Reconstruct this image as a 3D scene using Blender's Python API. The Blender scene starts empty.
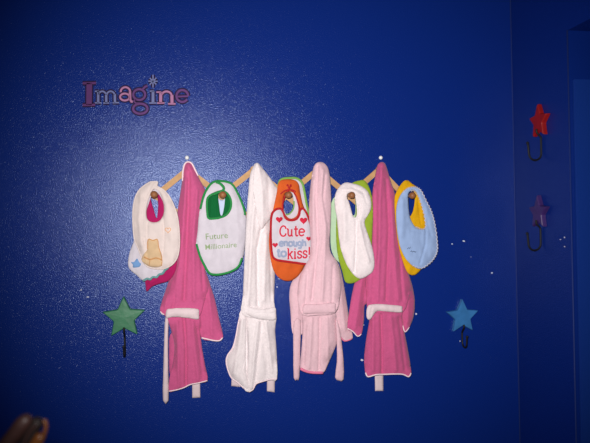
import bpy, bmesh, math, random
import numpy as np
from mathutils import Vector, Matrix, noise
from mathutils.geometry import delaunay_2d_cdt
random.seed(4)
SC = bpy.context.scene
COL = SC.collection
# ------------------------------------------------------------------ camera
F_PX = 574.0
DIST = 1.5
CAM = Vector((0, -DIST, 1.3))
YAW, ROLL = math.radians(10.5), math.radians(1.25)
FW = Vector((math.sin(YAW), math.cos(YAW), 0))
R0 = Vector((math.cos(YAW), -math.sin(YAW), 0)); U0 = Vector((0, 0, 1))
RT = R0 * math.cos(ROLL) - U0 * math.sin(ROLL)
UP = R0 * math.sin(ROLL) + U0 * math.cos(ROLL)
cd = bpy.data.cameras.new('camera'); cam = bpy.data.objects.new('camera', cd); COL.objects.link(cam)
cd.sensor_width = 36; cd.lens = 36 * F_PX / 590; cd.clip_start = 0.01
cam.matrix_world = Matrix(((RT.x, UP.x, -FW.x, CAM.x), (RT.y, UP.y, -FW.y, CAM.y), (RT.z, UP.z, -FW.z, CAM.z), (0, 0, 0, 1)))
cd.dof.use_dof = True; cd.dof.focus_distance = 1.5; cd.dof.aperture_fstop = 5.0
SC.camera = cam
# ------------------------------------------------------------------ world, flash, exposure
w = bpy.data.worlds.new('world'); SC.world = w; w.use_nodes = True
w.node_tree.nodes['Background'].inputs[0].default_value = (0.10, 0.13, 0.30, 1)
w.node_tree.nodes['Background'].inputs[1].default_value = 0.06
fl = bpy.data.lights.new('camera_flash', 'SPOT'); fo = bpy.data.objects.new('camera_flash', fl); COL.objects.link(fo)
fl.energy = 100; fl.color = (1.0, 0.97, 0.94); fl.spot_size = math.radians(79); fl.spot_blend = 1.0; fl.shadow_soft_size = 0.012
fo.location = CAM + RT * -0.035 + UP * 0.045
aim = FW * 1.5 + RT * 0.10 + UP * 0.01
fo.rotation_euler = aim.to_track_quat('-Z', 'Y').to_euler()
vs = SC.view_settings
vs.view_transform = 'Standard'; vs.look = 'None'; vs.gamma = 1; vs.exposure = 0.0; vs.use_curve_mapping = False

# ------------------------------------------------------------------ helpers
def ray(px, py): return FW + RT * ((px - 295) / F_PX) + UP * ((221.5 - py) / F_PX)
def P(px, py, d=0.0):                 # point at distance d in front of the main wall
    r = ray(px, py); return CAM + r * ((DIST - d) / r.y)
r_ = ray(515.3, 221.5); X0 = (CAM + r_ * (DIST / r_.y)).x
def PS(px, py, d=0.0):                # point at distance d off the side wall
    r = ray(px, py); return CAM + r * ((X0 - d - CAM.x) / r.x)
r_ = ray(571.5, 221.5); YF = (CAM + r_ * ((X0) / r_.x)).y     # where the side wall ends

def lin(c): return tuple(((v / 255) / 12.92 if v / 255 <= 0.04045 else ((v / 255 + 0.055) / 1.055) ** 2.4) for v in c)
def mat(name, rgb, rough=0.9, bump=0.0, scale=300, spec=0.3, sheen=0.0, coat=0.0, var=0.0, metal=0.0, vscale=40, dist=0.002, detail=2):
    m = bpy.data.materials.new(name); m.use_nodes = True; nt = m.node_tree; b = nt.nodes['Principled BSDF']
    c = lin(rgb) + (1,)
    b.inputs['Base Color'].default_value = c; b.inputs['Roughness'].default_value = rough
    b.inputs['Specular IOR Level'].default_value = spec; b.inputs['Sheen Weight'].default_value = sheen
    b.inputs['Metallic'].default_value = metal; b.inputs['Coat Weight'].default_value = coat
    tc = nt.nodes.new('ShaderNodeTexCoord')
    if bump:
        n = nt.nodes.new('ShaderNodeTexNoise'); n.inputs['Scale'].default_value = scale; n.inputs['Detail'].default_value = detail
        nt.links.new(tc.outputs['Object'], n.inputs['Vector'])
        bp = nt.nodes.new('ShaderNodeBump'); bp.inputs['Strength'].default_value = bump; bp.inputs['Distance'].default_value = dist
        nt.links.new(n.outputs['Fac'], bp.inputs['Height']); nt.links.new(bp.outputs['Normal'], b.inputs['Normal'])
    if var:
        n2 = nt.nodes.new('ShaderNodeTexNoise'); n2.inputs['Scale'].default_value = vscale; n2.inputs['Detail'].default_value = 4
        nt.links.new(tc.outputs['Object'], n2.inputs['Vector'])
        mr = nt.nodes.new('ShaderNodeMapRange'); mr.inputs[1].default_value = .3; mr.inputs[2].default_value = .7
        mr.inputs[3].default_value = 1 - var; mr.inputs[4].default_value = 1 + var
        nt.links.new(n2.outputs['Fac'], mr.inputs[0])
        mx = nt.nodes.new('ShaderNodeVectorMath'); mx.operation = 'SCALE'; mx.inputs[0].default_value = c[:3]
        nt.links.new(mr.outputs[0], mx.inputs['Scale']); nt.links.new(mx.outputs[0], b.inputs['Base Color'])
    return m

def terry(name, rgb): return mat(name, rgb, 1.0, 0.5, 420, 0.1, 0.25, var=0.055, vscale=190, dist=0.0013)
def cotton(name, rgb, var=0.05): return mat(name, rgb, 0.9, 0.35, 500, 0.15, 0.08, var=var, vscale=50)
M = dict(
    wall=mat('wall_blue', (13, 43, 128), 0.26, 0.85, 400, 0.48, dist=0.0008, detail=1.0),
    step_panel=mat('brightness_step_blue', (14, 54, 142), 0.5, 0.3, 200, 0.4),  # lighter than the wall blue, brightness step put into the colour
    edge_light=mat('edge_highlight_blue', (38, 56, 124), .6),  # lighter blue, paints the highlight along the wall edges
    chip=mat('bare_plaster', (215, 215, 225), 0.9),
    pink=terry('deep_pink_terry', (206, 92, 140)), rose=terry('pale_pink_terry', (232, 192, 202)), white=terry('white_terry', (240, 228, 230)),
    belt=cotton('belt_cotton', (230, 208, 212)), piping=cotton('piping', (250, 226, 232)), hem=cotton('pink_hem', (240, 130, 165)),
    bibwhite=cotton('bib_white', (226, 210, 206)), bibwhite2=cotton('bib_cool_white', (214, 206, 216)), magenta=cotton('magenta_cotton', (176, 30, 96)),
    teal=cotton('teal_trim', (110, 160, 160)), green=cotton('green_binding', (44, 140, 72)), dkgreen=mat('green_towelling', (22, 104, 56), 1, .8, 350, .1),
    paleblue=cotton('pale_blue_cotton', (200, 212, 240)), orange=mat('orange_terry', (214, 96, 44), 1, .6, 400, .1, var=.08),
    red=cotton('red_binding', (186, 34, 44)), lime=cotton('lime_cotton', (148, 172, 50)), limetrim=cotton('lime_trim', (128, 176, 88)),
    mint=cotton('mint_cotton', (186, 214, 180)), yellow=mat('yellow_terry', (228, 172, 24), 1, .6, 400, .1, var=.08), blue=cotton('blue_cotton', (158, 182, 224)),
    wood=mat('pale_wood', (200, 156, 108), 0.6, 0.2, 90, 0.3, var=0.12, vscale=60), knob=mat('knob_wood', (150, 96, 58), 0.5, spec=.4, var=.12),
    black=mat('black_iron', (6, 6, 9), 0.6, spec=.5), pin=mat('pin_white', (250, 250, 250), 0.3, spec=.6),
    tan=cotton('tan_applique', (218, 186, 148), .1), tanline=cotton('tan_outline', (205, 150, 100)), orangeline=cotton('orange_band', (228, 170, 120)),
    txtgreen=cotton('green_print', (150, 170, 130)), txtred=cotton('red_print', (214, 44, 70)), txtblue=cotton('blue_print', (158, 168, 196)),
    ink=cotton('dark_stitch', (70, 80, 110)), print=cotton('sky_print', (120, 160, 210)),
    sgreen=mat('green_paint', (58, 124, 88), 0.35, 0.2, 90, .5, var=.15), sblue=mat('blue_paint', (58, 120, 180), 0.3, 0.2, 60, .5, var=.15),
    sred=mat('red_paint', (156, 22, 20), 0.5, 0.2, 60, .4, var=.1), spurple=mat('purple_paint', (66, 42, 104), 0.4, 0.2, 60, .5, var=.1),
    lpurple=mat('letter_purple', (94, 46, 108), 0.6, spec=.3, var=.1), lpurple2=mat('letter_violet', (98, 54, 118), 0.6, var=.1), lgrey=mat('letter_grey_blue', (112, 118, 168), 0.6, var=.1), lpink=mat('letter_pink', (176, 118, 160), 0.6, var=.1),
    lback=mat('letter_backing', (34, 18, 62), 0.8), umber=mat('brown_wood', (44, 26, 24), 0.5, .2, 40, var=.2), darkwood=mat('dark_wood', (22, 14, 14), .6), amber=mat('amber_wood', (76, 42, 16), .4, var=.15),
)
def link(name, me, m, parent=None, smooth=True):
    o = bpy.data.objects.new(name, me); COL.objects.link(o)
    for mm in (m if isinstance(m, (list, tuple)) else [m]): me.materials.append(mm)
    if smooth:
        for p in me.polygons: p.use_smooth = True
    if parent: o.parent = parent; o.matrix_parent_inverse = Matrix.Translation(-parent.location)
    return o
def thing(name, label, cat, loc, group=None):
    o = bpy.data.objects.new(name, None); COL.objects.link(o); o.location = loc; o.empty_display_size = .03
    o['label'] = label; o['category'] = cat
    if group: o['group'] = group
    return o
def mesh(name, vs_, fs): me = bpy.data.meshes.new(name); me.from_pydata([tuple(v) for v in vs_], [], fs); me.update(); return me
def catmull(pts, n=4, closed=True):
    out = []; N = len(pts); rng = range(N if closed else N - 1)
    g = (lambda i: pts[i % N]) if closed else (lambda i: pts[max(0, min(N - 1, i))])
    for i in rng:
        a, b, c, d = [np.array(g(i + k), float) for k in (-1, 0, 1, 2)]
        for k in range(n):
            t = k / n
            out.append(.5 * (2 * b + (c - a) * t + (2 * a - 5 * b + 4 * c - d) * t * t + (3 * b - a - 3 * c + d) * t ** 3))
    if not closed: out.append(np.array(pts[-1], float))
    return out
def seg_dist(px, py, poly, closed=True):
    best = np.full(px.shape, 1e9); A = [np.asarray(p, float) for p in poly]; n = len(A)
    for i in range(n if closed else n - 1):
        a, b = A[i], A[(i + 1) % n]; d = b - a; L = d @ d + 1e-12
        t = np.clip(((px - a[0]) * d[0] + (py - a[1]) * d[1]) / L, 0, 1)
        best = np.minimum(best, np.hypot(px - a[0] - t * d[0], py - a[1] - t * d[1]))
    return best
def inside(px, py, poly):
    r = np.zeros(px.shape, bool); n = len(poly)
    for i in range(n):
        x1, y1 = poly[i]; x2, y2 = poly[(i + 1) % n]
        if y1 == y2: continue
        c = ((y1 > py) != (y2 > py)) & (px < (x2 - x1) * (py - y1) / (y2 - y1) + x1)
        r ^= c
    return r
def wob(px, py, seed, sc): return noise.noise(Vector((px * sc, py * sc * .55, seed * 7.3)))

class Cloth:
    """A thin draped cloth piece whose outline is given on the wall and whose depth follows folds."""
    def __init__(s, name, outline, m, parent, base=(.03, .03), bulge=.012, bw=7, folds=(), holes=(), thick=.0025, wrinkle=.0015, wsc=.09, seed=0, step=1.3, sm=3, by=(0, 0), hb=None, nb=None):
        s.nb = nb; s.out = catmull(outline, sm) if sm else [np.array(p, float) for p in outline]
        s.holes = [catmull(h, 4) for h in holes]; s.base = base; s.bulge = bulge; s.bw = bw; s.folds = folds; s.wr = wrinkle; s.wsc = wsc; s.seed = seed; s.by = by
        xs = [p[0] for p in s.out]; ys = [p[1] for p in s.out]; s.x0, s.x1, s.y0, s.y1 = min(xs), max(xs), min(ys), max(ys)
        s.loops = [s.out] + s.holes; s.thick = thick; s.hb = bulge * .5 if hb is None else hb
        pts = []; edges = []
        for lp in s.loops:
            k = len(pts); L = []
            for i in range(len(lp)):
                a, b = lp[i], lp[(i + 1) % len(lp)]; n = max(1, int(np.hypot(*(b - a)) / (step * 1.2)))
                for j in range(n): L.append(a + (b - a) * j / n)
            pts += L; edges += [(k + i, k + (i + 1) % len(L)) for i in range(len(L))]
        nb = len(pts); bp = np.array(pts)
        gx, gy = [], []; row = 0; y = s.y0 + step * .5
        while y < s.y1:
            x = s.x0 + (step * .5 if row % 2 else 0)
            while x < s.x1: gx.append(x); gy.append(y); x += step
            y += step * .87; row += 1
        gx, gy = np.array(gx), np.array(gy)
        ok = inside(gx, gy, s.out)
        for h in s.holes: ok &= ~inside(gx, gy, h)
        for lp in s.loops: ok &= seg_dist(gx, gy, lp) > step * .6
        allp = [Vector(p) for p in pts] + [Vector((a, b)) for a, b in zip(gx[ok], gy[ok])]
        V, E, Fc, _, _, _ = delaunay_2d_cdt(allp, edges, [], 0, 1e-5)
        va = np.array([tuple(v) for v in V]); fa = [f for f in Fc if len(f) == 3]
        cc = np.array([va[list(f)].mean(0) for f in fa])
        ok = inside(cc[:, 0], cc[:, 1], s.out)
        for h in s.holes: ok &= ~inside(cc[:, 0], cc[:, 1], h)
        fa = [tuple(f) for f, k in zip(fa, ok) if k]
        H = s.height(va[:, 0], va[:, 1]); n = len(va)
        front = [P(a[0], a[1], h) for a, h in zip(va, H)]
        back = [v + Vector((0, thick, 0)) for v in front]
        # orient faces toward the viewer
        fs = []
        for f in fa:
            a, b, c = [front[i] for i in f]
            fs.append(f if (b - a).cross(c - a).y < 0 else f[::-1])
        ed = {}
        for f in fs:
            for i in range(3): ed[(f[i], f[(i + 1) % 3])] = 1
        sides = [(b, a, a + n, b + n) for (a, b) in ed if (b, a) not in ed]
        me = mesh(name, front + back, fs + [tuple(i + n for i in f[::-1]) for f in fs] + sides)
        s.obj = link(name, me, m, parent)
        if parent is None: pass
    def height(s, px, py):
        px, py = np.atleast_1d(np.asarray(px, float)), np.atleast_1d(np.asarray(py, float))
        u = np.clip((px - s.x0) / (s.x1 - s.x0 + 1e-9), 0, 1); v = np.clip((py - s.y0) / (s.y1 - s.y0 + 1e-9), 0, 1)
        h = s.base[0] * (1 - u) + s.base[1] * u + s.by[0] * (1 - v) + s.by[1] * v
        d = db = seg_dist(px, py, s.out)
        if s.nb:
            db = np.full(px.shape, 1e9); o = s.out
            for i in range(len(o)):
                a, b = o[i], o[(i + 1) % len(o)]
                if s.nb[0] < min(a[1], b[1]) and max(a[1], b[1]) < s.nb[1]: db = np.minimum(db, seg_dist(px, py, [a, b], False))
        t = np.clip(db / s.bw, 0, 1)
        h = h + s.bulge * (.45 + .55 * (1 - (1 - t) ** 2))
        for hp in s.holes:
            t = np.clip(seg_dist(px, py, hp) / (s.bw * .6), 0, 1); h = h - s.hb * (1 - np.sqrt(1 - (1 - t) ** 2))
        for pl, sg, am in s.folds:
            h = h + .8 * am * np.exp(-(seg_dist(px, py, pl, False) / (sg * .8)) ** 2) * np.clip(d / 2.0, 0.15, 1)
        if s.wr: h = h + np.array([wob(a, b, s.seed, s.wsc) * s.wr * 2 + wob(a, b, s.seed + 3, s.wsc * 2.6) * s.wr for a, b in zip(px, py)])
        return h
    def h(s, x, y): return float(s.height(x, y)[0])

def tube(name, pts3, r, m, parent=None, closed=False, n=8, rr=None, flat=1.0, taper=None):
    vs_, fs = [], []; N = len(pts3)
    up0 = None
    for i, p in enumerate(pts3):
        a = pts3[(i - 1) % N] if (closed or i) else pts3[0]; b = pts3[(i + 1) % N] if (closed or i < N - 1) else pts3[-1]
        t = (Vector(b) - Vector(a)).normalized()
        ref = Vector((0, 1, 0)) if abs(t.y) < .9 else Vector((0, 0, 1))
        if up0 is None: up0 = ref
        s1 = t.cross(up0)
        if s1.length < 1e-4: s1 = t.cross(Vector((1, 0, 0)))
        s1.normalize(); s2 = s1.cross(t).normalized(); up0 = s2 if not closed and abs(t.y) > .2 or True else ref
        rad = r * (taper[i] if taper else 1)
        for k in range(n):
            an = 2 * math.pi * k / n; vs_.append(Vector(p) + s1 * math.cos(an) * rad + s2 * math.sin(an) * rad * flat)
    for i in range(N if closed else N - 1):
        j = (i + 1) % N
        for k in range(n): fs.append((i * n + k, i * n + (k + 1) % n, j * n + (k + 1) % n, j * n + k))
    if not closed: fs += [tuple(range(n))[::-1], tuple((N - 1) * n + k for k in range(n))]
    me = mesh(name, vs_, fs)
    bm = bmesh.new(); bm.from_mesh(me); bmesh.ops.recalc_face_normals(bm, faces=bm.faces); bm.to_mesh(me); bm.free()
    return link(name, me, m, parent)
def trim(name, cl, pts, r, m, parent, closed=False, off=0.0, flat=.7, sm=3):
    q = catmull(pts, sm, closed)
    return tube(name, [P(a, b, cl.h(a, b) + off) for a, b in q], r, m, parent, closed, flat=flat)

def strokes(name, st, m, parent, depth, thick=.001, pt=None):
    """flat ribbons (lettering): st = list of (points, width px); depth = function(px,py)"""
    vs_, fs = [], []
    pt = pt or P
    for pts, wd in st:
        q = [np.array(p, float) for p in pts]; N = len(q); k0 = len(vs_)
        for i in range(N):
            t = q[min(i + 1, N - 1)] - q[max(i - 1, 0)]; t = t / (np.hypot(*t) + 1e-9); nn = np.array((-t[1], t[0])) * wd / 2
            for sgn in (1, -1):
                a = q[i] + nn * sgn; dd = depth(a[0], a[1])
                vs_ += [pt(a[0], a[1], dd + thick), pt(a[0], a[1], dd - .0005)]
        for i in range(N - 1):
            a = k0 + i * 4; b = a + 4
            fs += [(a, a + 2, b + 2, b), (a, b, b + 1, a + 1), (a + 2, a + 3, b + 3, b + 2), (a + 1, b + 1, b + 3, a + 3)]
        fs += [(k0, k0 + 1, k0 + 3, k0 + 2), (a + 4, a + 6, a + 7, a + 5)]
    me = mesh(name, vs_, fs)
    bm = bmesh.new(); bm.from_mesh(me); bmesh.ops.recalc_face_normals(bm, faces=bm.faces); bm.to_mesh(me); bm.free()
    return link(name, me, m, parent, smooth=False)
def arc(cx, cy, rx, ry, a0, a1, n=16): return [(cx + rx * math.cos(math.radians(a0 + (a1 - a0) * i / n)), cy - ry * math.sin(math.radians(a0 + (a1 - a0) * i / n))) for i in range(n + 1)]

def box(name, lo, hi, m, parent=None, bev=0.0):
    bm = bmesh.new(); bmesh.ops.create_cube(bm, size=1)
    for v in bm.verts: v.co = Vector([lo[i] + (v.co[i] + .5) * (hi[i] - lo[i]) for i in range(3)])
    if bev: bmesh.ops.bevel(bm, geom=bm.edges[:], offset=bev, segments=2, affect='EDGES')
    me = bpy.data.meshes.new(name); bm.to_mesh(me); bm.free(); return link(name, me, m, parent, smooth=False)

# ------------------------------------------------------------------ setting
M['wall'].node_tree.nodes['Principled BSDF'].inputs['Specular Tint'].default_value = (.62, .74, 1, 1)
def struct(o): o['kind'] = 'structure'; return o
ZT, ZB = 2.45, 0.0
def wall_with_chips(name, lo, hi, chips, face):
    bm = bmesh.new(); bmesh.ops.create_cube(bm, size=1)
    for v in bm.verts: v.co = Vector([lo[i] + (v.co[i] + .5) * (hi[i] - lo[i]) for i in range(3)])
    for (px, py, rx, ry) in chips:
        c = face(px, py, 0.0006); r = random.Random(px * 7 + py); vv = []
        for k in range(7):
            a = 2 * math.pi * k / 7; q = .65 + .5 * r.random()
            vv.append(bm.verts.new(face(px + rx * q * math.cos(a), py + ry * q * math.sin(a), 0.0008)))
        f = bm.faces.new(vv); f.material_index = 1
    me = bpy.data.meshes.new(name); bm.to_mesh(me); bm.free(); return struct(link(name, me, [M['wall'], M['chip']], smooth=False))
wall_with_chips('wall_back', (-2.2, 0, ZB), (X0 + .12, .12, ZT),
    [(81, 290, .8, .6), (88, 297, 1.5, .6), (452, 244, .9, .7), (464, 241, 1.4, .9), (492, 273, 1, .9), (416, 314, 1.1, 1), (363.5, 325, .8, .8), (362, 360, 1.6, 1),
     (277, 287, .8, .8), (471, 257, .4, .4), (460, 341, .7, .7), (279, 279, .5, .5)], P)
ztop = PS(566, 31).z
wall_with_chips('wall_right', (X0, YF, ZB), (X0 + .12, 0, ZT), [(560.5, 239.5, 1, .6), (564.5, 237.5, .8, .8), (564.5, 246.5, .9, .7)], PS)
struct(box('wall_front', (X0 + .12, YF, ZB), (X0 + 1.2, YF + .12, ztop), M['wall']))
struct(box('trim_1', (X0 - .0, YF - .7, ztop), (X0 + 1.2, YF, ZT), M['wall']))
r_ = ray(580, 80); zp = (CAM + r_ * ((YF + DIST) / r_.y)).z
struct(box('trim_2', (X0 + .01, YF - .008, ZB), (X0 + 1.0, YF, zp), M['step_panel'], bev=.002))  # added panel, its lighter blue makes the brightness step on this face
struct(box('floor', (-2.2, -3.2, -.1), (X0 + 1.2, .12, 0), mat('floor_boards', (96, 78, 66), .7, var=.1)))

struct(tube('trim_3', [Vector((X0 - .0008, -.0008, ZB)), Vector((X0 - .0008, -.0008, ZT))], .0016, M['edge_light']))  # added bead, inner corner highlight painted as a lighter line
struct(tube('trim_4', [Vector((X0 - .0002, YF + .0002, ZB)), Vector((X0 - .0002, YF + .0002, ztop))], .0016, M['edge_light']))  # added bead, outer edge highlight painted the same way
# ------------------------------------------------------------------ rack
T0, T3 = P(187.5, 169, .03), P(381.7, 169, .03); M0, M4 = P(154, 194.5, .066), P(412.3, 195.5, .066)
zt = (T0.z + T3.z) / 2; zm = (M0.z + M4.z) / 2; pitch = (M4.x - M0.x) / 4; zb = 2 * zm - zt
mid = [Vector((M0.x + pitch * k, 0, M0.z + (M4.z - M0.z) * k / 4)) for k in range(5)]
top = [Vector((T0.x + (T3.x - T0.x) * k / 3, 0, T0.z + (T3.z - T0.z) * k / 3)) for k in range(4)]
bot = [Vector((t.x, 0, (mid[k].z + mid[k + 1].z) - t.z)) for k, t in enumerate(top)]
rack = thing('accordion_peg_rack', 'pale wooden accordion peg rack holding the robes and bibs on the blue wall', 'coat rack', (mid[2].x, 0, zm))
def slat(a, b, y0):
    d = (b - a).normalized(); n = Vector((-d.z, 0, d.x)); hw = .0072; e = .008
    pts = []
    A, B = a, b
    for c, s in ((A, -1), (B, 1)):
        for k in range(7):
            an = math.pi * (k / 6) - math.pi / 2
            pts.append(c + d * s * (e * .4 + hw * math.cos(an)) + n * (hw * math.sin(an) * s))
    k = len(pts); vs_ = [p + Vector((0, -y0, 0)) for p in pts] + [p + Vector((0, -y0 - .006, 0)) for p in pts]
    fs = [tuple(range(k)), tuple(range(k, 2 * k))[::-1]] + [(i, (i + 1) % k, (i + 1) % k + k, i + k) for i in range(k)]
    me = mesh('slat', vs_, fs); bm = bmesh.new(); bm.from_mesh(me); bmesh.ops.recalc_face_normals(bm, faces=bm.faces)
    bm.to_mesh(me); bm.free(); link('slat', me, M['wood'], rack, smooth=False)
slat(mid[0], top[0], .001); slat(bot[3], mid[4], .001)
slat(mid[0], bot[0], .0072); slat(top[3], mid[4], .0072)
for k in (1, 2, 3): slat(bot[k - 1], top[k], .001); slat(top[k - 1], bot[k], .0072)
def lathe(name, prof, c, m, parent, n=20):        # profile (r, d) turned about the wall normal
    vs_, fs = [], []
    for r, d in prof:
        for k in range(n): a = 2 * math.pi * k / n; vs_.append(Vector((c.x + r * math.cos(a), c.y - d, c.z + r * math.sin(a))))
    for i in range(len(prof) - 1):
        for k in range(n): fs.append((i * n + k, i * n + (k + 1) % n, (i + 1) * n + (k + 1) % n, (i + 1) * n + k))
    fs += [tuple(range(n)), tuple((len(prof) - 1) * n + k for k in range(n))]
    me = mesh(name, vs_, fs); bm = bmesh.new(); bm.from_mesh(me); bmesh.ops.recalc_face_normals(bm, faces=bm.faces); bm.to_mesh(me); bm.free()
    return link(name, me, m, parent)
for c in mid:
    pg = lathe('peg', [(.0062, .012), (.0045, .02), (.0032, .026), (.0032, .052), (.0050, .0595)], c, M['wood'], rack)
    lathe('knob', [(.0045, .057), (.0078, .060), (.0090, .064), (.0088, .069), (.0070, .0735), (.0036, .0755), (.0008, .076)], c, M['knob'], pg)
for c in top: lathe('peg', [(.0062, .012), (.0050, .02), (.0046, .022), (.0060, .025), (.0054, .029), (.001, .031)], c, M['wood'], rack)
for c in bot: lathe('rivet', [(.0050, .0132), (.0048, .0150), (.001, .0155)], c, M['knob'], rack)
for px, lb in ((187, 'small white round pin on the wall above the leftmost deep pink robe'), (381, 'small white round pin on the wall above the rightmost deep pink robe')):
    c = P(px, 157.6, .012); c = Vector((c.x, 0, c.z))
    t = thing('push_pin', lb, 'pin', c, 'white pins above the rack')
    lathe('pin_head', [(.0026, .0055), (.0048, .0075), (.0054, .010), (.0042, .013), (.001, .0146)], c, M['pin'], t)
    lathe('shank', [(.0013, 0.0003), (.0013, .006)], c, M['black'], t, 10)

# ------------------------------------------------------------------ robes
RG = 'baby robes hanging from the top pegs of the rack'
# ---- 1: left deep pink
t = thing('baby_robe', 'leftmost deep pink terry robe with white belt, between the tan-patch bib and the green-edged bib', 'robe', P(187, 166, .03), RG)
bd = Cloth('body', [(183.5, 172), (184.5, 165), (187.5, 162), (191.5, 163.5), (195, 170), (200, 180), (205, 190), (204, 205), (201, 225), (202, 250), (206, 274), (209, 288), (204, 302), (199, 316), (182, 317), (165, 316), (165, 303), (169, 288), (173, 274), (176, 262), (176, 240), (177, 215), (180, 195)],
     M['pink'], t, (.017, .017), .028, 9, [([(189, 172), (188, 215), (184, 300)], 2.2, -.009), ([(197, 190), (193, 240), (194, 300)], 2.4, .006), ([(186, 180), (182, 240), (176, 295)], 2.0, .005), ([(200, 235), (203, 290)], 1.5, -.005), ([(180, 270), (172, 312)], 1.5, -.005)], seed=1, nb=(0, 298))
trim('hood_trim', bd, [(182.6, 181), (182.8, 172), (184.4, 164.6), (187.5, 162), (191.5, 163.2), (195, 169.5), (198, 176)], .0021, M['piping'], t)
sl = Cloth('sleeve', [(203, 266), (206.5, 274), (211, 287), (215, 300), (219, 318), (223, 335), (221, 340), (212, 340.5), (201.5, 338), (199, 320), (197.5, 300), (199, 280)], M['pink'], t, (.014, .012), .018, 7, [([(209, 285), (212, 335)], 2.2, .005), ([(203, 290), (205, 335)], 1.5, -.004)], seed=2, nb=(0, 333))
trim('cuff_trim', sl, [(201.5, 337.8), (207, 339), (213, 340.4), (219.5, 340.6), (222.5, 337.6)], .0017, M['piping'], sl.obj)
sl = Cloth('sleeve', [(177, 258), (171, 274), (166, 289), (162, 301), (160, 310), (163, 314.5), (168, 314), (172, 300), (177, 280)], M['pink'], t, (.012, .016), .016, 6, [([(172, 275), (166, 308)], 2, .004)], seed=3, nb=(0, 306))
trim('cuff_trim', sl, [(160.3, 311.5), (163, 314.2), (167.5, 314)], .0015, M['piping'], sl.obj)
Cloth('back_panel', [(170, 335), (177, 333), (178, 360), (173, 378), (169.5, 372), (169, 352)], M['pink'], t, (.008, .010), .004, 4, seed=9)
sk = Cloth('skirt', [(167, 312), (182, 314), (198.5, 313), (200, 330), (202, 348), (205, 365), (207.5, 380.5), (198, 383), (190, 384.5), (184, 387.5), (176, 390), (169, 391.5), (169.5, 378), (173, 362), (174.5, 345), (171, 330)],
     M['pink'], t, (.016, .014), .024, 9, [([(184, 318), (186, 350), (186, 388)], 1.6, -.010), ([(177, 322), (179, 388)], 2, .006), ([(192, 320), (198, 380)], 2.2, .005), ([(196, 322), (203, 378)], 1.5, -.004)], seed=4, nb=(324, 372))
trim('hem_trim', sk, [(168.8, 391.2), (176, 390), (184, 387.6), (190, 384.6), (198, 383), (207.3, 380.6)], .0015, M['piping'], sk.obj)
bl = Cloth('belt', [(166.5, 310), (172, 308.6), (182, 308), (192, 308.3), (198.5, 309.5), (199, 314), (198.3, 319.3), (190, 318.3), (180, 317.2), (172, 317), (166, 318)], M['belt'], t, (.0475, .0455), .008, 5, [([(168, 313), (197, 314)], 1.5, .001)], seed=5)
Cloth('belt_end', [(166.5, 315), (170.5, 316), (168.5, 322), (168, 345), (168.2, 370), (168.4, 400.5), (163, 400.5), (163.2, 375), (164, 345), (164.8, 322)], M['belt'], t, (.034, .034), .006, 2.5, wrinkle=.001, seed=6, sm=2)
Cloth('belt_end', [(192, 380), (200, 380), (200.3, 397.5), (192.3, 398)], M['belt'], t, (.010, .010), .004, 2.5, wrinkle=.0006, seed=7, sm=0)
# ---- 2: white
t = thing('baby_robe', 'all-white terry robe with tied belt, second from the left', 'robe', P(256, 168, .03), RG)
Cloth('body', [(252.5, 168), (254.5, 164), (258, 163), (262, 168), (266, 175), (270, 195), (271, 215), (274, 240), (275, 270), (274, 300), (275, 316), (258, 318), (242, 314), (243, 295), (244, 270), (245.5, 240), (247, 210), (248.5, 190), (250, 175)],
     M['white'], t, (.034, .003), .026, 8, [([(256, 180), (252, 230), (248, 305)], 2.0, .005), ([(262, 225), (257, 250), (258, 305)], 1.8, -.008), ([(266, 235), (264, 300)], 2.2, .006), ([(270, 240), (271, 300)], 1.4, -.005)], seed=11, nb=(0, 298))
Cloth('hood', [(255, 166), (258, 163.2), (262, 167.5), (268, 175), (273, 182), (278, 190), (278, 198), (275.5, 207), (271, 217), (266, 224), (261.5, 229), (258.5, 222), (255, 205), (253, 185)],
     M['white'], t, (.050, .028), .013, 7, [([(259, 168), (263, 200), (262, 222)], 2.2, .004), ([(268, 178), (269, 210)], 2.5, -.003)], seed=12)
sk = Cloth('skirt', [(241, 310), (258, 314), (275.5, 314), (275, 330), (276.5, 350), (277, 379), (270, 379.5), (262, 381.5), (256, 384), (253, 389.5), (249, 392), (244.5, 389.5), (243, 378), (244.5, 350), (243, 335), (240, 325)],
     M['white'], t, (.020, .014), .024, 9, [([(246, 318), (247, 350), (246, 388)], 1.6, -.010), ([(258, 322), (251, 388)], 1.8, .007), ([(262, 322), (256, 380)], 1.5, -.005), ([(266, 322), (272, 372)], 1.6, .005), ([(262, 325), (268, 375)], 3, -.003)], seed=13, nb=(322, 366))
trim('hem_trim', sk, [(276.8, 379), (270, 379.5), (262, 381.6), (256, 384), (253, 389.4), (249, 391.8)], .0017, M['piping'], sk.obj)
fp = Cloth('front_flap', [(241, 312), (246, 314), (246, 335), (245.5, 355), (246.5, 375), (249, 390), (244, 388.5), (238, 382.5), (231, 378), (228, 370), (226, 361), (228, 354.5), (233, 348), (236, 336), (238, 322)],
     M['white'], t, (.016, .036), .014, 7, [([(242, 320), (238, 350), (234, 374)], 2.5, .005)], seed=14)
trim('hem_trim', fp, [(240, 316), (238, 325), (235.6, 338), (232.6, 348), (228, 354.5), (226.2, 361), (228, 370), (231.5, 377.8), (238, 382.6), (244, 388.4)], .0019, M['piping'], fp.obj)
Cloth('belt', [(242, 305), (249, 306.5), (256, 308.5), (266, 309), (275, 307.5), (276, 313), (275.5, 319.5), (266, 320), (256, 318.5), (248, 315), (241.5, 311)], M['white'], t, (.052, .044), .008, 5, [([(243, 309), (256, 313.5), (275, 313.5)], 1.0, -.003)], seed=15)
Cloth('belt_end', [(232, 374), (240.5, 376), (240.5, 387), (231.3, 386)], M['belt'], t, (.010, .010), .004, 2.5, wrinkle=.0005, seed=16, sm=0)
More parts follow.
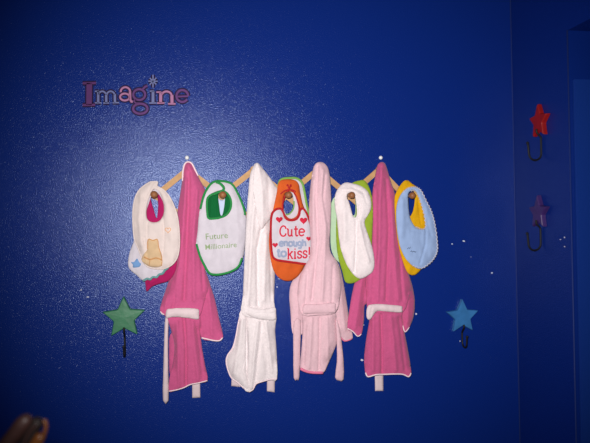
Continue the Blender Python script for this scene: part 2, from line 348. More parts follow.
Cloth('belt_end', [(267, 375), (275, 374), (274.6, 392.3), (267, 391.3)], M['belt'], t, (.010, .010), .004, 2.5, wrinkle=.0005, seed=17, sm=0)
# ---- 3: pale pink
t = thing('baby_robe', 'pale pink textured robe with pink lower hem, third from the left', 'robe', P(320, 168, .03), RG)
Cloth('body', [(312.5, 172), (315, 164.5), (319, 162), (324, 163), (328, 168), (330, 178), (331, 195), (331, 208), (330.5, 225), (329.5, 242), (331, 253), (337, 262), (341, 280), (340, 298), (335, 313), (319, 315), (303, 315), (298, 300), (299, 280), (305, 266), (310.5, 255), (310.5, 235), (309, 212), (310, 192)],
     M['rose'], t, (.036, .036), .026, 8, [([(318, 166), (316, 200), (318, 240), (312, 300)], 1.6, -.007), ([(323, 170), (321, 195), (326, 225), (322, 300)], 1.8, .006), ([(325, 175), (323, 200), (330, 240)], 1.4, -.005), ([(313, 180), (313, 240)], 1.5, .004), ([(333, 265), (332, 305)], 1.5, -.005), ([(308, 270), (305, 308)], 1.5, -.005)], seed=21, nb=(0, 299))
sl = Cloth('sleeve', [(308, 264), (302, 267), (297, 274), (291, 284), (289.3, 296), (290.5, 312), (292.5, 333), (298, 334), (303, 333), (304.5, 315), (305, 298), (308, 280)], M['rose'], t, (.005, .004), .016, 6, [([(299, 278), (297, 330)], 2, .004)], seed=22, nb=(0, 326))
sl = Cloth('sleeve', [(333, 258), (339, 265), (343, 280), (346, 298), (349, 316), (352.5, 334), (352, 339), (344.5, 341), (340, 336), (336.5, 320), (334, 304), (333, 285)], M['rose'], t, (.024, .000), .016, 6, [([(339, 275), (345, 330)], 2, .004)], seed=23, nb=(0, 331))
trim('cuff_trim', sl, [(340, 336), (344.5, 341), (352, 339)], .0018, M['hem'], sl.obj)
sk = Cloth('skirt', [(304, 311), (319, 312), (334.5, 311), (336.5, 325), (337.3, 340), (333, 353), (328, 364), (323, 373), (312, 373), (300.5, 369), (301.5, 350), (302.8, 330)],
     M['rose'], t, (.018, .018), .024, 8, [([(312, 318), (309, 368)], 1.8, .005), ([(320, 318), (319, 370)], 1.4, -.007), ([(327, 318), (328, 358)], 1.8, .005), ([(306, 318), (304, 368)], 1.3, -.004)], seed=24, nb=(318, 364))
trim('hem_trim', sk, [(300.5, 368.6), (306, 371.3), (313, 372.6), (323, 372.8)], .0034, M['hem'], sk.obj)
Cloth('belt', [(304, 305), (312, 304.6), (322, 304), (334.5, 302.8), (335.5, 308), (335, 312.6), (322, 313.4), (312, 313.6), (303.6, 313.5)], M['rose'], t, (.066, .066), .007, 5, seed=25)
Cloth('belt_end', [(294, 322), (300.5, 320), (300.3, 345), (299.3, 377), (297, 379.5), (293.8, 378), (293.4, 350)], M['rose'], t, (.034, .034), .006, 3, wrinkle=.001, seed=26, sm=2)
Cloth('belt_end', [(336, 318), (340, 330), (342, 345), (343.6, 362), (343.5, 379.5), (339, 380.5), (335.2, 377.5), (337, 362), (337, 348), (336.5, 334)], M['rose'], t, (.034, .034), .006, 3, wrinkle=.001, seed=27, sm=2)
# ---- 4: right deep pink
t = thing('baby_robe', 'rightmost deep pink terry robe with white belt, beside the pale blue bib', 'robe', P(381, 168, .03), RG)
bd = Cloth('body', [(376.5, 170), (378, 164.5), (381.5, 162), (385, 163.5), (387.5, 170), (391, 182), (395, 194), (396.5, 212), (398.5, 232), (402, 253), (407, 270), (411.5, 285), (409, 298), (403, 312), (386, 313), (369, 312), (367, 302), (366, 290), (366, 278), (369, 262), (372, 245), (372, 222), (371.7, 205), (373, 190), (375, 178)],
     M['pink'], t, (.016, .016), .028, 9, [([(381, 170), (380, 215), (378, 300)], 1.8, .005), ([(386, 180), (389, 225), (386, 300)], 2.0, -.008), ([(376, 190), (376, 250), (372, 300)], 1.7, -.005), ([(392, 200), (394, 250), (398, 300)], 2.0, .005), ([(399, 250), (403, 300)], 1.5, -.006)], seed=31, nb=(0, 298))
sl = Cloth('sleeve', [(371, 258), (363, 272), (356, 280), (352.5, 292), (350, 307), (347.5, 328), (353, 331.5), (358, 336.5), (361.5, 334), (364, 320), (364.6, 305), (370, 303), (373, 280)], M['pink'], t, (.014, .008), .018, 6, [([(362, 280), (355, 328)], 2.2, .005), ([(367, 275), (361, 325)], 1.4, -.004)], seed=32, nb=(0, 326))
trim('cuff_trim', sl, [(347.6, 328.6), (353, 331.5), (357.6, 336.3), (361.3, 334)], .0015, M['piping'], sl.obj)
sl = Cloth('sleeve', [(406, 268), (411, 281), (413.8, 293), (414.8, 304), (413.5, 317), (409.5, 327), (405, 332), (402.6, 324), (401.6, 310), (402, 296), (403, 280)], M['pink'], t, (.016, .012), .018, 6, [([(408, 285), (408, 322)], 2, .004), ([(403, 300), (411, 299)], 1, -.003)], seed=33, nb=(0, 326))
trim('cuff_trim', sl, [(409.4, 327.2), (405, 332), (402.8, 325)], .0015, M['piping'], sl.obj)
sk = Cloth('skirt', [(370.5, 309), (386, 310), (402, 309), (402, 316), (404.5, 332), (408, 350), (411.3, 372), (409, 377), (403, 374.3), (394, 374), (385, 374.3), (376, 374.5), (368, 377), (365.3, 372), (364.3, 358), (366.5, 338), (369.3, 322)],
     M['pink'], t, (.014, .014), .026, 9, [([(381, 315), (382, 345), (382, 374)], 1.6, -.010), ([(373, 318), (373, 370)], 2, .005), ([(391, 318), (396, 370)], 2.4, .006), ([(399, 318), (405, 370)], 1.5, -.005)], seed=34, nb=(318, 370))
trim('hem_trim', sk, [(365.6, 372.6), (368, 376.7), (376, 374.6), (385, 374.3), (394, 374), (403, 374.3), (408.6, 376.7), (411, 373)], .0019, M['piping'], sk.obj)
Cloth('belt', [(371, 304.6), (380, 304), (390, 304.8), (401.5, 306), (402.3, 309), (401.7, 312.3), (392, 312), (382, 311.2), (376, 311.8), (370.5, 319.6), (367, 318), (366.6, 311), (368, 306)], M['belt'], t, (.0475, .0475), .008, 5, [([(372, 308), (370, 316)], 1, -.004)], seed=35)
Cloth('belt_end', [(375, 371), (383.3, 371), (383.3, 391), (375.2, 391)], M['belt'], t, (.009, .009), .004, 2.5, wrinkle=.0005, seed=36, sm=0)

# ------------------------------------------------------------------ bibs
BG = 'baby bibs layered on the lower row of pegs'
def glyphs(text, x, y, s, wd, rot=0.0, sx=1.0, gap=.18):
    """simple slab lettering, x-height = s px; returns strokes in photo px with y downwards"""
    G = {
     'C': (.95, [[(.92, 1.05), (.85, 1.35), (.5, 1.5), (.15, 1.25), (0, .75), (.1, .25), (.45, 0), (.8, .1), (.95, .4)]]),
     'u': (.9, [[(-.05, 1), (.15, 1), (.15, .35), (.3, .04), (.55, .04), (.72, .3)], [(.72, 1), (.72, 0), (.92, 0)]]),
     't': (.6, [[(.3, 1.45), (.3, .2), (.45, 0), (.65, .1)], [(0, 1), (.62, 1)]]),
     'e': (.85, [[(.05, .55), (.82, .55), (.78, .85), (.45, 1.02), (.12, .85), (.02, .5), (.12, .15), (.45, 0), (.8, .18)]]),
     'n': (.95, [[(-.02, 1), (.15, 1), (.15, 0)], [(.15, .75), (.4, 1), (.7, .9), (.78, .6), (.78, 0)]]),
     'o': (.9, [[(.45, 1), (.12, .85), (.02, .5), (.12, .15), (.45, 0), (.78, .15), (.88, .5), (.78, .85), (.45, 1)]]),
     'g': (.85, [[(.75, .8), (.4, 1), (.05, .7), (.1, .3), (.45, .15), (.75, .4)], [(.75, 1), (.75, -.2), (.45, -.42), (.1, -.3)]]),
     'h': (.9, [[(.1, 1.5), (.1, 0)], [(.1, .7), (.4, 1), (.7, .85), (.75, 0)]]),
     'k': (.9, [[(-.05, 1.5), (.15, 1.5), (.15, 0)], [(0, 0), (.3, 0)], [(.78, 1), (.2, .5)], [(.4, .65), (.8, 0), (.95, 0)], [(.6, 1), (.92, 1)]]),
     'i': (.45, [[(0, 1), (.2, 1), (.2, 0)], [(0, 0), (.42, 0)], [(.12, 1.35), (.3, 1.35)]]),
     's': (.75, [[(.68, .75), (.6, .95), (.35, 1.02), (.1, .88), (.1, .65), (.35, .52), (.62, .4), (.66, .15), (.4, 0), (.1, .06), (.04, .3)]]),
     '!': (.35, [[(.18, 1.55), (.15, .4)], [(.12, .08), (.2, .08)]]), ' ': (.4, []),
    }
    out = []; cx = 0; c, sn = math.cos(rot), math.sin(rot)
    for ch in text:
        wv, st = G[ch]
        for pl in st:
            q = catmull(pl, 3, False) if len(pl) > 3 else pl
            out.append(([(x + ((cx + a) * sx * c - b * -0 * sn) * s + 0, y - (b + (cx + a) * sx * sn) * s) for a, b in q], wd))
        cx += wv + gap
    return out
def heart(cx, cy, r): 
    o = []
    for k in range(26):
        a = 2 * math.pi * k / 26; o.append((cx + r * math.sin(a) ** 3, cy - r * (13 * math.cos(a) - 5 * math.cos(2 * a) - 2 * math.cos(3 * a) - math.cos(4 * a)) / 16))
    return o
def applique(name, cl, outline, m, parent, off=.0016, sm=3):
    c = Cloth.__new__(Cloth)
    class Ap(Cloth):
        def height(s, px, py): return cl.height(px, py) + off
    return Ap(name, outline, m, parent, sm=sm, step=1.5, thick=.0014)

# ---- peg 1 (left)
c0 = mid[0]; at = Vector((c0.x, -.03, c0.z))
t = thing('baby_bib', 'magenta bib, rearmost on the leftmost peg, seen through the neck hole and at the bottom', 'bib', at, BG)
Cloth('bib_panel', [(152, 187), (160, 189), (167, 197), (172, 210), (176, 235), (177, 262), (174, 274), (168, 281), (160, 283.5), (152, 286.5), (146.5, 291.5), (145, 281), (141, 260), (139, 235), (140, 210), (145, 193)],
      M['magenta'], t, (.020, .037), .007, 6, [([(150, 283), (172, 268)], 2, .003)], holes=[[(151.5, 196), (150.8, 200), (153.5, 209), (156, 217.5), (157.3, 216), (158, 206), (157.5, 198), (156, 190.5), (152, 191)]], seed=41, hb=.002)
t = thing('baby_bib', 'white bib with blue print and teal scalloped edge, behind the tan-patch bib', 'bib', at, BG)
md = Cloth('bib_panel', [(152, 186), (159, 187), (166, 194), (172, 205), (176, 220), (177, 240), (174, 258), (168, 268), (159, 275.5), (150, 278.5), (143.5, 281), (136.5, 275), (129.5, 269), (128, 262), (130, 251), (134, 240), (136, 225), (137, 205), (143, 192)],
      M['bibwhite2'], t, (.031, .049), .005, 6, holes=[[(153, 193), (149, 203), (146, 213), (148, 221), (154, 223.5), (161, 221), (164.5, 212), (163, 202), (158, 193.5)]], seed=42, hb=.002)
trim('edge_binding', md, [(143, 281), (147, 278.6), (150, 279.4), (153, 276.8), (156.5, 277.2), (159, 274.4), (162.5, 273.6), (165, 270.2), (168.5, 267.6)], .0028, M['teal'], md.obj)
applique('print_mark', md, [(131, 262), (134, 262), (137, 258.5), (139, 262), (141, 264), (139, 267), (133, 267.5), (133, 265)], M['print'], md.obj)
t = thing('baby_bib', 'cream white bib with tan patch, front of the leftmost peg', 'bib', at, BG)
o1 = [(149, 182.5), (153, 181.7), (157.5, 182), (157, 186), (163, 189.5), (169, 196), (174, 206), (177.5, 217), (179.2, 232), (179.3, 247), (177, 258), (171, 265.5), (162, 269), (151, 268), (144.5, 264), (141, 256), (138, 248), (134.5, 240), (133, 225), (133, 210), (135, 198), (140, 189)]
fr = Cloth('bib_panel', o1, M['bibwhite'], t, (.041, .057), .011, 7, [([(141, 195), (139, 220), (142, 245)], 2.5, .004), ([(144, 238), (148, 260)], 1.2, -.003), ([(168, 205), (171, 240)], 4, .004), ([(157, 186), (160, 192)], 1, -.003), ([(163, 216), (164, 240), (161, 266)], 1.2, -.004), ([(147, 222), (147, 238)], 1.2, -.004), ([(153, 183), (146, 196), (142, 215)], 1.2, -.003)],
      holes=[[(153, 190), (149, 198), (147, 206), (146.3, 214), (148, 220), (153, 222.3), (159, 221), (163, 215.5), (164, 208), (162.5, 200), (160, 193.5), (157, 190)]], seed=43, hb=.004)
trim('edge_binding', fr, o1, .0016, M['bibwhite'], fr.obj, True)
applique('tan_patch', fr, [(148, 239), (153, 239.8), (157.5, 239), (158.5, 247), (161.5, 256), (162.5, 262), (160.5, 266.5), (152, 267), (145, 264), (141.5, 260), (143.5, 254.5), (147.5, 249)], M['tan'], fr.obj)
strokes('patch_stitching', [(catmull([(147.5, 249), (148, 239.5), (153, 240.5), (157.5, 239.5), (158.7, 247), (161.8, 257), (161.5, 266)], 3, False), .8), (catmull([(144, 257), (150, 259.5), (156, 258), (162, 260)], 3, False), 1.4), ([(149, 266), (150, 260)], .6)], M['tanline'], fr.obj, lambda a, b: fr.h(a, b) + .0018)
strokes('heart_stitching', [(heart(168, 230, 2.8) + [heart(168, 230, 2.8)[0]], .6)], M['orangeline'], fr.obj, lambda a, b: fr.h(a, b) + .0006)
# ---- peg 2
c0 = mid[1]; at = Vector((c0.x, -.03, c0.z))
t = thing('baby_bib', 'pale blue bib, a narrow strip below the knob inside the green neck hole', 'bib', at, BG)
Cloth('bib_panel', [(215, 188), (227, 188), (232, 200), (234, 225), (230, 250), (221, 255), (211, 250), (208, 225), (210, 200)], M['paleblue'], t, (.020, .020), .004, 6, holes=[[(218.5, 193), (218.5, 198), (221.7, 200.5), (225, 198), (225, 193), (221.7, 190.5)]], seed=51, hb=.001)
t = thing('baby_bib', 'dark green towelling bib seen through the neck hole of the green-edged white bib', 'bib', at, BG)
Cloth('bib_panel', [(213, 185), (228, 185), (235, 196), (240, 215), (240, 245), (232, 262), (220, 268), (208, 262), (203, 245), (203, 215), (207, 196)], M['dkgreen'], t, (.033, .026), .005, 6, [([(212, 198), (211, 216)], 1.6, -.004), ([(216, 198), (215.5, 216)], 1.4, .003), ([(228, 198), (228, 212)], 1.6, -.003)],
      holes=[[(218.7, 194), (218.3, 199), (219.3, 207), (220.3, 214.3), (222.3, 215), (224, 208), (225, 199), (224.8, 194), (221.8, 191.2)]], seed=52, hb=.001)
t = thing('baby_bib', 'white bib with green binding and grey-green lettering Future Millionaire', 'bib', at, BG)
o2 = [(221, 180.5), (213, 182), (207, 188), (203, 197), (200.5, 206), (198.6, 218), (197.5, 232), (196, 246), (200, 256), (204.5, 266), (209, 273.5), (214, 275.5), (221, 275.2), (231, 272.5), (239, 267.5), (242.5, 259), (244.5, 250), (246, 232), (246, 213), (242, 202), (237, 191), (231.5, 183)]
hole2 = [(219, 191.6), (213, 194), (208.5, 197), (207, 202), (207.3, 212), (208.5, 218), (213, 218.6), (220, 217.6), (226.5, 214.5), (230.5, 208.5), (231, 201), (228.5, 195), (224, 191.4)]
fr = Cloth('bib_panel', o2, M['bibwhite2'], t, (.046, .024), .011, 7, [([(236, 200), (238, 240)], 3, .003), ([(205, 222), (240, 221)], 2, -.002), ([(222, 230), (218, 268)], 5, .002)], holes=[hole2], seed=53, hb=.002)
trim('neck_binding', fr, hole2, .0030, M['green'], fr.obj, True, off=.001)
trim('edge_binding', fr, [(200.3, 209), (203.3, 197), (207.4, 188.4), (213, 182.3), (221, 181), (231, 183.4), (236.7, 191.4), (241.6, 202), (244.8, 212), (244.6, 215)], .0030, M['green'], fr.obj, off=.001)
trim('edge_binding', fr, [(196.5, 244), (200, 256), (204.5, 265.5), (209, 272.8), (214, 274.6), (221, 274.2), (231, 271.5), (238.4, 266.6), (242, 258)], .0030, M['green'], fr.obj, off=.001)
trim('strap_binding', fr, [(216, 182), (220, 183.5), (223.6, 187.3), (223, 190.5), (219, 192), (213, 194.4)], .0034, M['green'], fr.obj, off=.003)
def text_on(body, x, y, size, cl, m, parent, rot=0):
    cu = bpy.data.curves.new('lettering', 'FONT'); cu.body = body; cu.size = 1; cu.offset = .004; cu.resolution_u = 3
    o = bpy.data.objects.new('tmp', cu); COL.objects.link(o); bpy.context.view_layer.update()
    me = bpy.data.meshes.new_from_object(o.evaluated_get(bpy.context.evaluated_depsgraph_get())); bpy.data.objects.remove(o)
    for v in me.vertices:
        a = x + (v.co.x * math.cos(rot) - v.co.y * math.sin(rot)) * size; b = y - (v.co.x * math.sin(rot) + v.co.y * math.cos(rot)) * size
        v.co = P(a, b, cl.h(a, b) + .0024)
    me.name = 'lettering'; return link('lettering', me, m, parent, smooth=False)
text_on('Future', 205.3, 239.6, 8.6, fr, M['txtgreen'], fr.obj, math.radians(4))
text_on('Millionaire', 205, 249.8, 7.6, fr, M['txtgreen'], fr.obj, math.radians(5))
# ---- peg 3
c0 = mid[2]; at = Vector((c0.x, -.03, c0.z))
t = thing('baby_bib', 'white bib with lime green edge, rearmost behind the orange bib', 'bib', at, BG)
o3 = [(279, 183), (281, 179.5), (287, 178), (297, 178.2), (302.5, 182.5), (304.8, 192), (307, 205), (310.5, 218), (313, 240), (307, 254), (298, 262), (290, 266), (283, 262), (279, 250), (279.5, 225), (279.5, 200)]
bk = Cloth('bib_panel', o3, M['bibwhite2'], t, (.031, .012), .004, 6, holes=[[(285, 193), (282.5, 203), (285, 212), (288.5, 214), (293, 208.5), (293.5, 200), (291.5, 193)]], seed=61, hb=.001)
trim('edge_binding', bk, [(278.5, 186), (279.5, 181.5), (283, 178.8), (290, 178), (297, 178.4), (302.2, 183), (304.5, 192), (306.8, 205), (310, 218), (313, 236)], .0034, M['limetrim'], bk.obj, off=.001)
trim('neck_binding', bk, [(286, 214.5), (289.5, 213.8), (293.5, 208.5), (294, 201)], .0019, M['limetrim'], bk.obj, off=.001)
t = thing('baby_bib', 'bright orange terry bib behind the white heart bib', 'bib', at, BG)
Cloth('bib_panel', [(278.5, 183), (283, 179.5), (294, 179.7), (298.7, 184), (300, 191), (302.5, 203), (307, 215), (311, 232), (310.5, 250), (304, 267), (297.5, 276.5), (289, 281), (280, 278.5), (273.5, 270), (270, 255), (269, 240), (270.5, 224), (274, 206), (277, 192)],
      M['orange'], t, (.047, .021), .007, 6, [([(280, 268), (296, 270)], 3, -.002), ([(297, 190), (302, 210)], 1.5, .002)], holes=[[(285, 193), (282.8, 203), (284.5, 213), (290, 218.5), (296.5, 216), (298.5, 208), (296, 197), (292, 192)]], seed=62, hb=.001)
t = thing('baby_bib', 'white bib with red binding, small red hearts and red lettering', 'bib', at, BG)
o4 = [(271.5, 216), (273.5, 211.5), (277, 209), (281, 209), (283.3, 212.5), (285.5, 218), (290, 220.3), (296, 219.3), (299.2, 215), (300, 210.5), (303, 208.5), (306.5, 213), (309.5, 221), (313, 235), (315, 255), (313, 264.5), (305, 264), (295, 262.6), (283, 261), (276, 259.5), (272.3, 255), (271, 242), (270.8, 228)]
fr = Cloth('bib_panel', o4, M['bibwhite2'], t, (.056, .029), .008, 6, seed=63, wrinkle=.001)
trim('edge_binding', fr, o4, .0030, M['red'], fr.obj, True, off=.0012)
H3 = lambda a, b: .054 + (a - 271) / 44 * -.012
for nm, q in (('tie', [(283.3, 212.5), (282.6, 205), (284.2, 198), (286.6, 192.5), (290, 189)]), ('tie', [(300, 210.5), (297.8, 202), (295.8, 196), (292.6, 191), (289, 189)])):
    tube(nm, [P(a, b, max(H3(a, b), .053 if b < 205 else 0)) for a, b in catmull(q, 4, False)], .0018, M['red'], t, flat=.6)
tube('bow', [P(a, b, .056) for a, b in catmull([(280.5, 194), (284, 191), (289, 189.5), (294, 190.5), (295.5, 192)], 4, False)], .0014, M['red'], t)
tube('bow', [P(a, b, .057) for a, b in catmull([(287, 186), (287.6, 184.5), (289, 188.5), (290.6, 184.5), (291.3, 186.5)], 4, False)], .0014, M['red'], t)
for hx, hy, hr in ((279.3, 219.5, 3.0), (303.6, 220.5, 3.3), (308.8, 238.6, 2.2), (275.2, 245, 2.4)): applique('heart', fr, heart(hx, hy, hr * 1.15), M['txtred'], fr.obj, sm=0)
dp = lambda a, b: fr.h(a, b) + .0008
strokes('lettering', glyphs('Cute', 280.0, 236.2, 6.8, 1.5, .02, .93), M['txtred'], fr.obj, dp)
strokes('lettering', glyphs('enough', 279.4, 246.2, 4.6, 1.9, .0, .98, .12), M['txtblue'], fr.obj, dp)
strokes('lettering', glyphs('to', 276.8, 256.5, 5.2, 2.1, .0, 1.1, .15), M['txtblue'], fr.obj, dp)
strokes('lettering', glyphs('kiss!', 287.5, 258.8, 6.8, 1.5, .06, .86), M['txtred'], fr.obj, dp)
# ---- peg 4
c0 = mid[3]; at = Vector((c0.x, -.03, c0.z))
t = thing('baby_bib', 'pale mint green bib, thin sliver left of the lime bib', 'bib', at, BG)
Cloth('bib_panel', [(352, 189), (362, 192), (368, 205), (370, 235), (362, 265), (350, 270), (341, 264), (335, 258), (331, 248), (330.5, 230), (330.5, 212), (333, 199), (343, 191)], M['mint'], t, (.016, .018), .004, 6, holes=[[(345, 193.5), (344.5, 199), (349.5, 204), (352, 214), (355, 214), (355.5, 203), (355, 196), (352, 192.5)]], seed=71, hb=.001)
t = thing('baby_bib', 'lime green bib with its bottom edge below the plain white bib', 'bib', at, BG)
Cloth('bib_panel', [(353, 182.5), (359, 180.6), (364, 180.2), (368.5, 185.5), (372, 197), (373, 215), (372, 240), (371, 260), (365, 274), (358.5, 280.5), (352, 283.3), (345.5, 282), (342.5, 272), (338.5, 258), (336.5, 242), (336.5, 222), (339, 203), (345, 190)],
      M['lime'], t, (.023, .039), .006, 6, holes=[[(345, 193.5), (344.5, 199), (349.3, 204), (352, 216), (355.5, 217), (356, 203), (355, 196), (352, 192.5)]], seed=72, hb=.001)
t = thing('baby_bib', 'plain creamy white folded bib around the fourth knob from the left', 'bib', at, BG)
fr = Cloth('bib_panel', [(345, 182.6), (353, 183.5), (361, 186), (367.5, 191), (371, 200), (371, 209), (367.5, 216), (364.5, 222), (367.5, 233), (372.5, 248), (374.5, 262), (373, 271), (367, 276), (360, 278.7), (353, 274), (346, 263), (341, 249), (338.5, 234), (337, 218), (335, 207), (335, 196), (338.5, 188)],
      M['white'], t, (.034, .047), .014, 8, [([(356, 220), (356.5, 240), (355, 272)], 1.5, -.008), ([(359, 222), (364, 245), (369, 262)], 1.6, .006), ([(344, 200), (345, 240)], 3, .004), ([(342, 190), (352, 190), (362, 196)], 2.2, .004), ([(352, 187), (363, 192), (367, 203)], 1, -.003), ([(360, 205), (358, 225)], 1.6, -.005)],
      holes=[[(351, 192.4), (347.4, 194), (347.3, 198.5), (349, 202), (351, 209), (353, 216), (355.5, 217.5), (357, 214), (356.5, 205), (355.3, 197), (353.6, 193)]], seed=73, hb=.002)
# ---- peg 5
c0 = mid[4]; at = Vector((c0.x, -.03, c0.z))
t = thing('baby_bib', 'golden yellow terry bib behind the pale blue bib', 'bib', at, BG)
Cloth('bib_panel', [(403.5, 181.5), (408, 180.4), (412.5, 184), (420, 190), (427, 208), (431, 230), (429, 252), (421.5, 268.5), (414.5, 275), (408, 273), (403.5, 263), (399, 247), (396, 225), (394.6, 200), (397.5, 190)],
      M['yellow'], t, (.041, .026), .007, 6, [([(418, 200), (421, 224)], 1.2, -.004)], holes=[[(406, 193), (405.8, 199), (408.6, 208), (410, 216), (412.6, 212.5), (414.2, 206), (415, 199), (415, 194.5), (412.5, 190.5)]], seed=81, hb=.001)
t = thing('baby_bib', 'pale blue bib with white zigzag edging, front of the rightmost peg', 'bib', at, BG)
o5 = [(411.5, 187), (416.5, 187), (421.5, 190.5), (426.5, 200.5), (431, 209.5), (434, 218), (436, 228), (437.7, 240), (438, 250), (435, 258), (429, 264.5), (421, 269), (413, 266), (405.5, 258), (400.5, 247), (397.5, 232), (396.3, 215), (397.5, 203), (401, 194.5), (406, 189)]
hole5 = [(412.5, 190), (408.6, 193), (408.2, 200), (409.2, 213), (411.5, 221), (416, 227.5), (422, 229.5), (425.5, 227), (424.5, 216), (421, 203), (418, 194.5), (415.5, 190.5)]
fr = Cloth('bib_panel', o5, M['blue'], t, (.053, .036), .010, 7, [([(423, 205), (431, 235)], 2, -.003), ([(403, 200), (402, 235)], 3, .003), ([(426, 229), (425.5, 245), (420, 264)], 1.1, -.004), ([(411, 230), (422, 233)], 1.5, -.002)], holes=[hole5], seed=82, hb=.002)
def zigzag(pts, amp, n):
    q = catmull(pts, 8, False); out = []
    L = len(q)
    for i in range(n + 1):
        k = i * (L - 1) / n; a = q[int(k)]; b = q[min(int(k) + 1, L - 1)]; p = a + (b - a) * (k - int(k)); d = q[min(int(k) + 1, L - 1)] - q[max(int(k) - 1, 0)]; d = d / (np.hypot(*d) + 1e-9)
        out.append(tuple(p + np.array((-d[1], d[0])) * amp * (1 if i % 2 else -1)))
    return out
for q, n in (([(411, 191), (414, 190.3), (417.5, 194.5), (421, 203), (424.3, 215), (425.6, 227), (422, 229.3), (416, 227)], 46), ([(403, 192.5), (407, 188.7), (411.5, 187.3), (416.5, 187.3), (421.2, 190.8), (426, 200.5), (430.6, 209.5), (433.4, 218), (435.5, 228), (437, 240), (437.3, 250), (434.5, 257.5), (428.8, 264), (421, 268.2), (413, 265.4)], 80)):
    tube('zigzag_edging', [P(a, b, fr.h(a, b) + .001) for a, b in zigzag(q, .7, n)], .0011, M['bibwhite2'], fr.obj, n=6)
strokes('lettering', [([(407.5, 249), (408.6, 247.6), (409.3, 248.8), (410.4, 247)], .6), ([(410.6, 251.8), (411.8, 250.8), (412.8, 252.2), (413.8, 251), (415, 252.2), (416.2, 251.6)], .7)], M['ink'], fr.obj, lambda a, b: fr.h(a, b) + .0006)

# ------------------------------------------------------------------ star hooks
def star_hook(label, cx, cy, R, m, side, hook_len, proj, tilt=0.0, ins=.48):
    """cx,cy = star centre as seen on its wall; R metres"""
    if side: c = PS(cx, cy, .006); o = Vector((X0, c.y, c.z)); ex = Vector((0, -1, 0)); nn = Vector((-1, 0, 0))
    else: c = P(cx, cy, .006); o = Vector((c.x, 0, c.z)); ex = Vector((1, 0, 0)); nn = Vector((0, -1, 0))
    ez = Vector((0, 0, 1)); t = thing('star_hook', label, 'wall hook', o, 'star hooks on the blue walls')
    ring = []
    for k in range(10):
        a = math.pi / 2 + k * math.pi / 5 + tilt; r = R if k % 2 == 0 else R * ins
        ring.append((r * math.cos(a) * (.86 if side else 1), r * math.sin(a)))
    def rnd(pts, f):      # softened corners
        out = []
        for i, p in enumerate(pts):
            a = pts[i - 1]; b = pts[(i + 1) % len(pts)]
            q0 = (p[0] + (a[0] - p[0]) * f, p[1] + (a[1] - p[1]) * f); q1 = (p[0] + (b[0] - p[0]) * f, p[1] + (b[1] - p[1]) * f)
            out += [q0, ((q0[0] + q1[0]) / 4 + p[0] / 2, (q0[1] + q1[1]) / 4 + p[1] / 2), q1]
        return out
    base = rnd(ring, .09); vs_, fs = [], []; n = len(base)
    for sc, d in ((1, .001), (1, .010), (.965, .0125), (.90, .0140)):
        for x, z in base: vs_.append(o + ex * x * sc + ez * z * sc + nn * d)
    for j in range(3):
        for i in range(n): fs.append((j * n + i, j * n + (i + 1) % n, (j + 1) * n + (i + 1) % n, (j + 1) * n + i))
    vs_.append(o + nn * .0144); vs_.append(o + nn * .001)
    for i in range(n): fs += [(3 * n + i, 3 * n + (i + 1) % n, 4 * n), ((i + 1) % n, i, 4 * n + 1)]
    me = mesh('star', vs_, fs); bm = bmesh.new(); bm.from_mesh(me); bmesh.ops.recalc_face_normals(bm, faces=bm.faces); bm.to_mesh(me); bm.free()
    link('star', me, m, t, smooth=False)
    z0 = -R * .35; zl = -R * .80 - hook_len; r = proj / 2
    pts = [o + ez * z0 + nn * .004 * 0 + nn * .0035]
    pts = [o + ez * (-R * .42) + nn * .0165, o + ez * (-R * .62) + nn * .0160, o + ez * (-R * .85) + nn * .0060, o + ez * (-R * .98) + nn * .0045, o + ez * (zl + r) + nn * .0045]
    pts = [tuple(p) for p in pts]
    q = [Vector(p) for p in catmull([np.array(p) for p in pts], 4, False)]
    for k in range(1, 13):
        a = math.pi * k / 12; q.append(o + ez * (zl + r - r * math.sin(a)) + nn * (.0045 + r - r * math.cos(a)))
    q.append(o + ez * (zl + r * 2.1) + nn * (.0045 + 2 * r + .0015)); q.append(o + ez * (zl + r * 2.5) + nn * (.0045 + 2 * r + .003))
    hk = tube('hook', q, .0026, M['black'], t)
    bm = bmesh.new(); bmesh.ops.create_uvsphere(bm, u_segments=12, v_segments=8, radius=.0038)
    for v in bm.verts: v.co += q[-1]
    me = bpy.data.meshes.new('hook_tip'); bm.to_mesh(me); bm.free(); link('hook_tip', me, M['black'], hk)
star_hook('green star hook on the wall at lower left, under the first bibs', 124.2, 317.5, .055, M['sgreen'], False, .052, .022)
star_hook('light blue star hook on the wall at lower right of the rightmost robe', 462, 316.5, .050, M['sblue'], False, .044, .026)
star_hook('red star hook on the side wall, upper of the two there', 540, 121.5, .047, M['sred'], True, .064, .036)
star_hook('dark purple star hook on the side wall, below the red star', 539.5, 212.5, .047, M['spurple'], True, .062, .036)

# ------------------------------------------------------------------ Imagine sign
t = thing('word_sign', 'purple and pink wooden letters spelling Imagine on the wall at upper left', 'wall letters', P(136, 98, 0))
L = {}
L['I'] = ('lpurple', [([(82.6, 83.3), (96, 83)], 2.2), ([(89.3, 83), (89, 105)], 5.6), ([(82.5, 105), (95.2, 104.8)], 2.2)])
L['m'] = ('lgrey', [([(94.8, 91.3), (99, 91.3)], 1.5), ([(98.2, 91), (98.2, 103)], 2.4), ([(95, 102.8), (101, 102.8)], 1.4), (arc(102.3, 95.5, 3.8, 4.2, 170, 10), 1.7), ([(106.2, 94), (106.3, 103)], 2.4), ([(103.2, 103), (109.2, 103)], 1.4),
               (arc(110.6, 95.5, 4, 4.2, 170, 10), 1.7), ([(114.8, 94), (115, 103)], 2.4), ([(112.5, 102.8), (119, 102.6)], 1.4)])
L['a'] = ('lpink', [(arc(125.4, 91.8, 4.7, 4.6, 185, 0), 1.9), ([(130, 91), (130.2, 99.5), (131.4, 101.6), (132.8, 101.6)], 2.4), (arc(124.8, 97, 4.7, 3.5, 0, 360, 24), 1.9)])
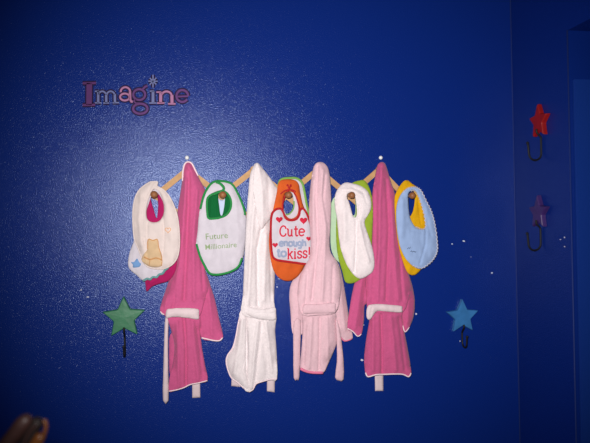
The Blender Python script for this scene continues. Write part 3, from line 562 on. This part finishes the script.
L['g'] = ('lpurple2', [(arc(139.2, 94.6, 6, 5.4, 0, 360, 28), 2.1), ([(142.6, 89.5), (145.2, 86.6), (147.4, 86)], 2.0), ([(135.5, 99), (133.8, 101), (136, 103.3), (140, 103.5)], 1.9), (arc(140.3, 108.7, 7.2, 5, 0, 360, 30), 2.2)])
L['i'] = ('lgrey', [([(149.6, 91.2), (154, 91)], 1.4), ([(153, 91), (153, 103)], 2.8), ([(149.2, 103), (156.4, 103)], 1.4)] + [([(153, 81.2), (153 + rr * math.cos(a), 81.2 + rr * math.sin(a))], wd) for a, rr, wd in [(k * math.pi / 4, (6.4 if k % 4 == 2 else 4.6), 1.3) for k in range(8)]])
L['n'] = ('lpink', [([(156.4, 92.2), (161, 92)], 1.5), ([(160.8, 92), (160.6, 103)], 3), ([(157.3, 103), (164.5, 103)], 1.5), (arc(166.6, 96, 5, 4.6, 160, 10), 2), ([(171.9, 95), (172, 103.6)], 3), ([(168, 103.8), (175.6, 103.8)], 1.6)])
L['e'] = ('lpurple2', [(arc(182.3, 96, 5.8, 5.9, 0, 325, 26), 2.2), ([(177, 96.6), (188, 96.2)], 1.7)])
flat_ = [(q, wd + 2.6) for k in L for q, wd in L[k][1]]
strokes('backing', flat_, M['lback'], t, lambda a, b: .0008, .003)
for k in L: strokes('letter', L[k][1], M[L[k][0]], t, lambda a, b: .0048, .004)

# ------------------------------------------------------------------ near wooden rail end at lower left
def NP(px, py, depth): r = ray(px, py); return CAM + r * depth
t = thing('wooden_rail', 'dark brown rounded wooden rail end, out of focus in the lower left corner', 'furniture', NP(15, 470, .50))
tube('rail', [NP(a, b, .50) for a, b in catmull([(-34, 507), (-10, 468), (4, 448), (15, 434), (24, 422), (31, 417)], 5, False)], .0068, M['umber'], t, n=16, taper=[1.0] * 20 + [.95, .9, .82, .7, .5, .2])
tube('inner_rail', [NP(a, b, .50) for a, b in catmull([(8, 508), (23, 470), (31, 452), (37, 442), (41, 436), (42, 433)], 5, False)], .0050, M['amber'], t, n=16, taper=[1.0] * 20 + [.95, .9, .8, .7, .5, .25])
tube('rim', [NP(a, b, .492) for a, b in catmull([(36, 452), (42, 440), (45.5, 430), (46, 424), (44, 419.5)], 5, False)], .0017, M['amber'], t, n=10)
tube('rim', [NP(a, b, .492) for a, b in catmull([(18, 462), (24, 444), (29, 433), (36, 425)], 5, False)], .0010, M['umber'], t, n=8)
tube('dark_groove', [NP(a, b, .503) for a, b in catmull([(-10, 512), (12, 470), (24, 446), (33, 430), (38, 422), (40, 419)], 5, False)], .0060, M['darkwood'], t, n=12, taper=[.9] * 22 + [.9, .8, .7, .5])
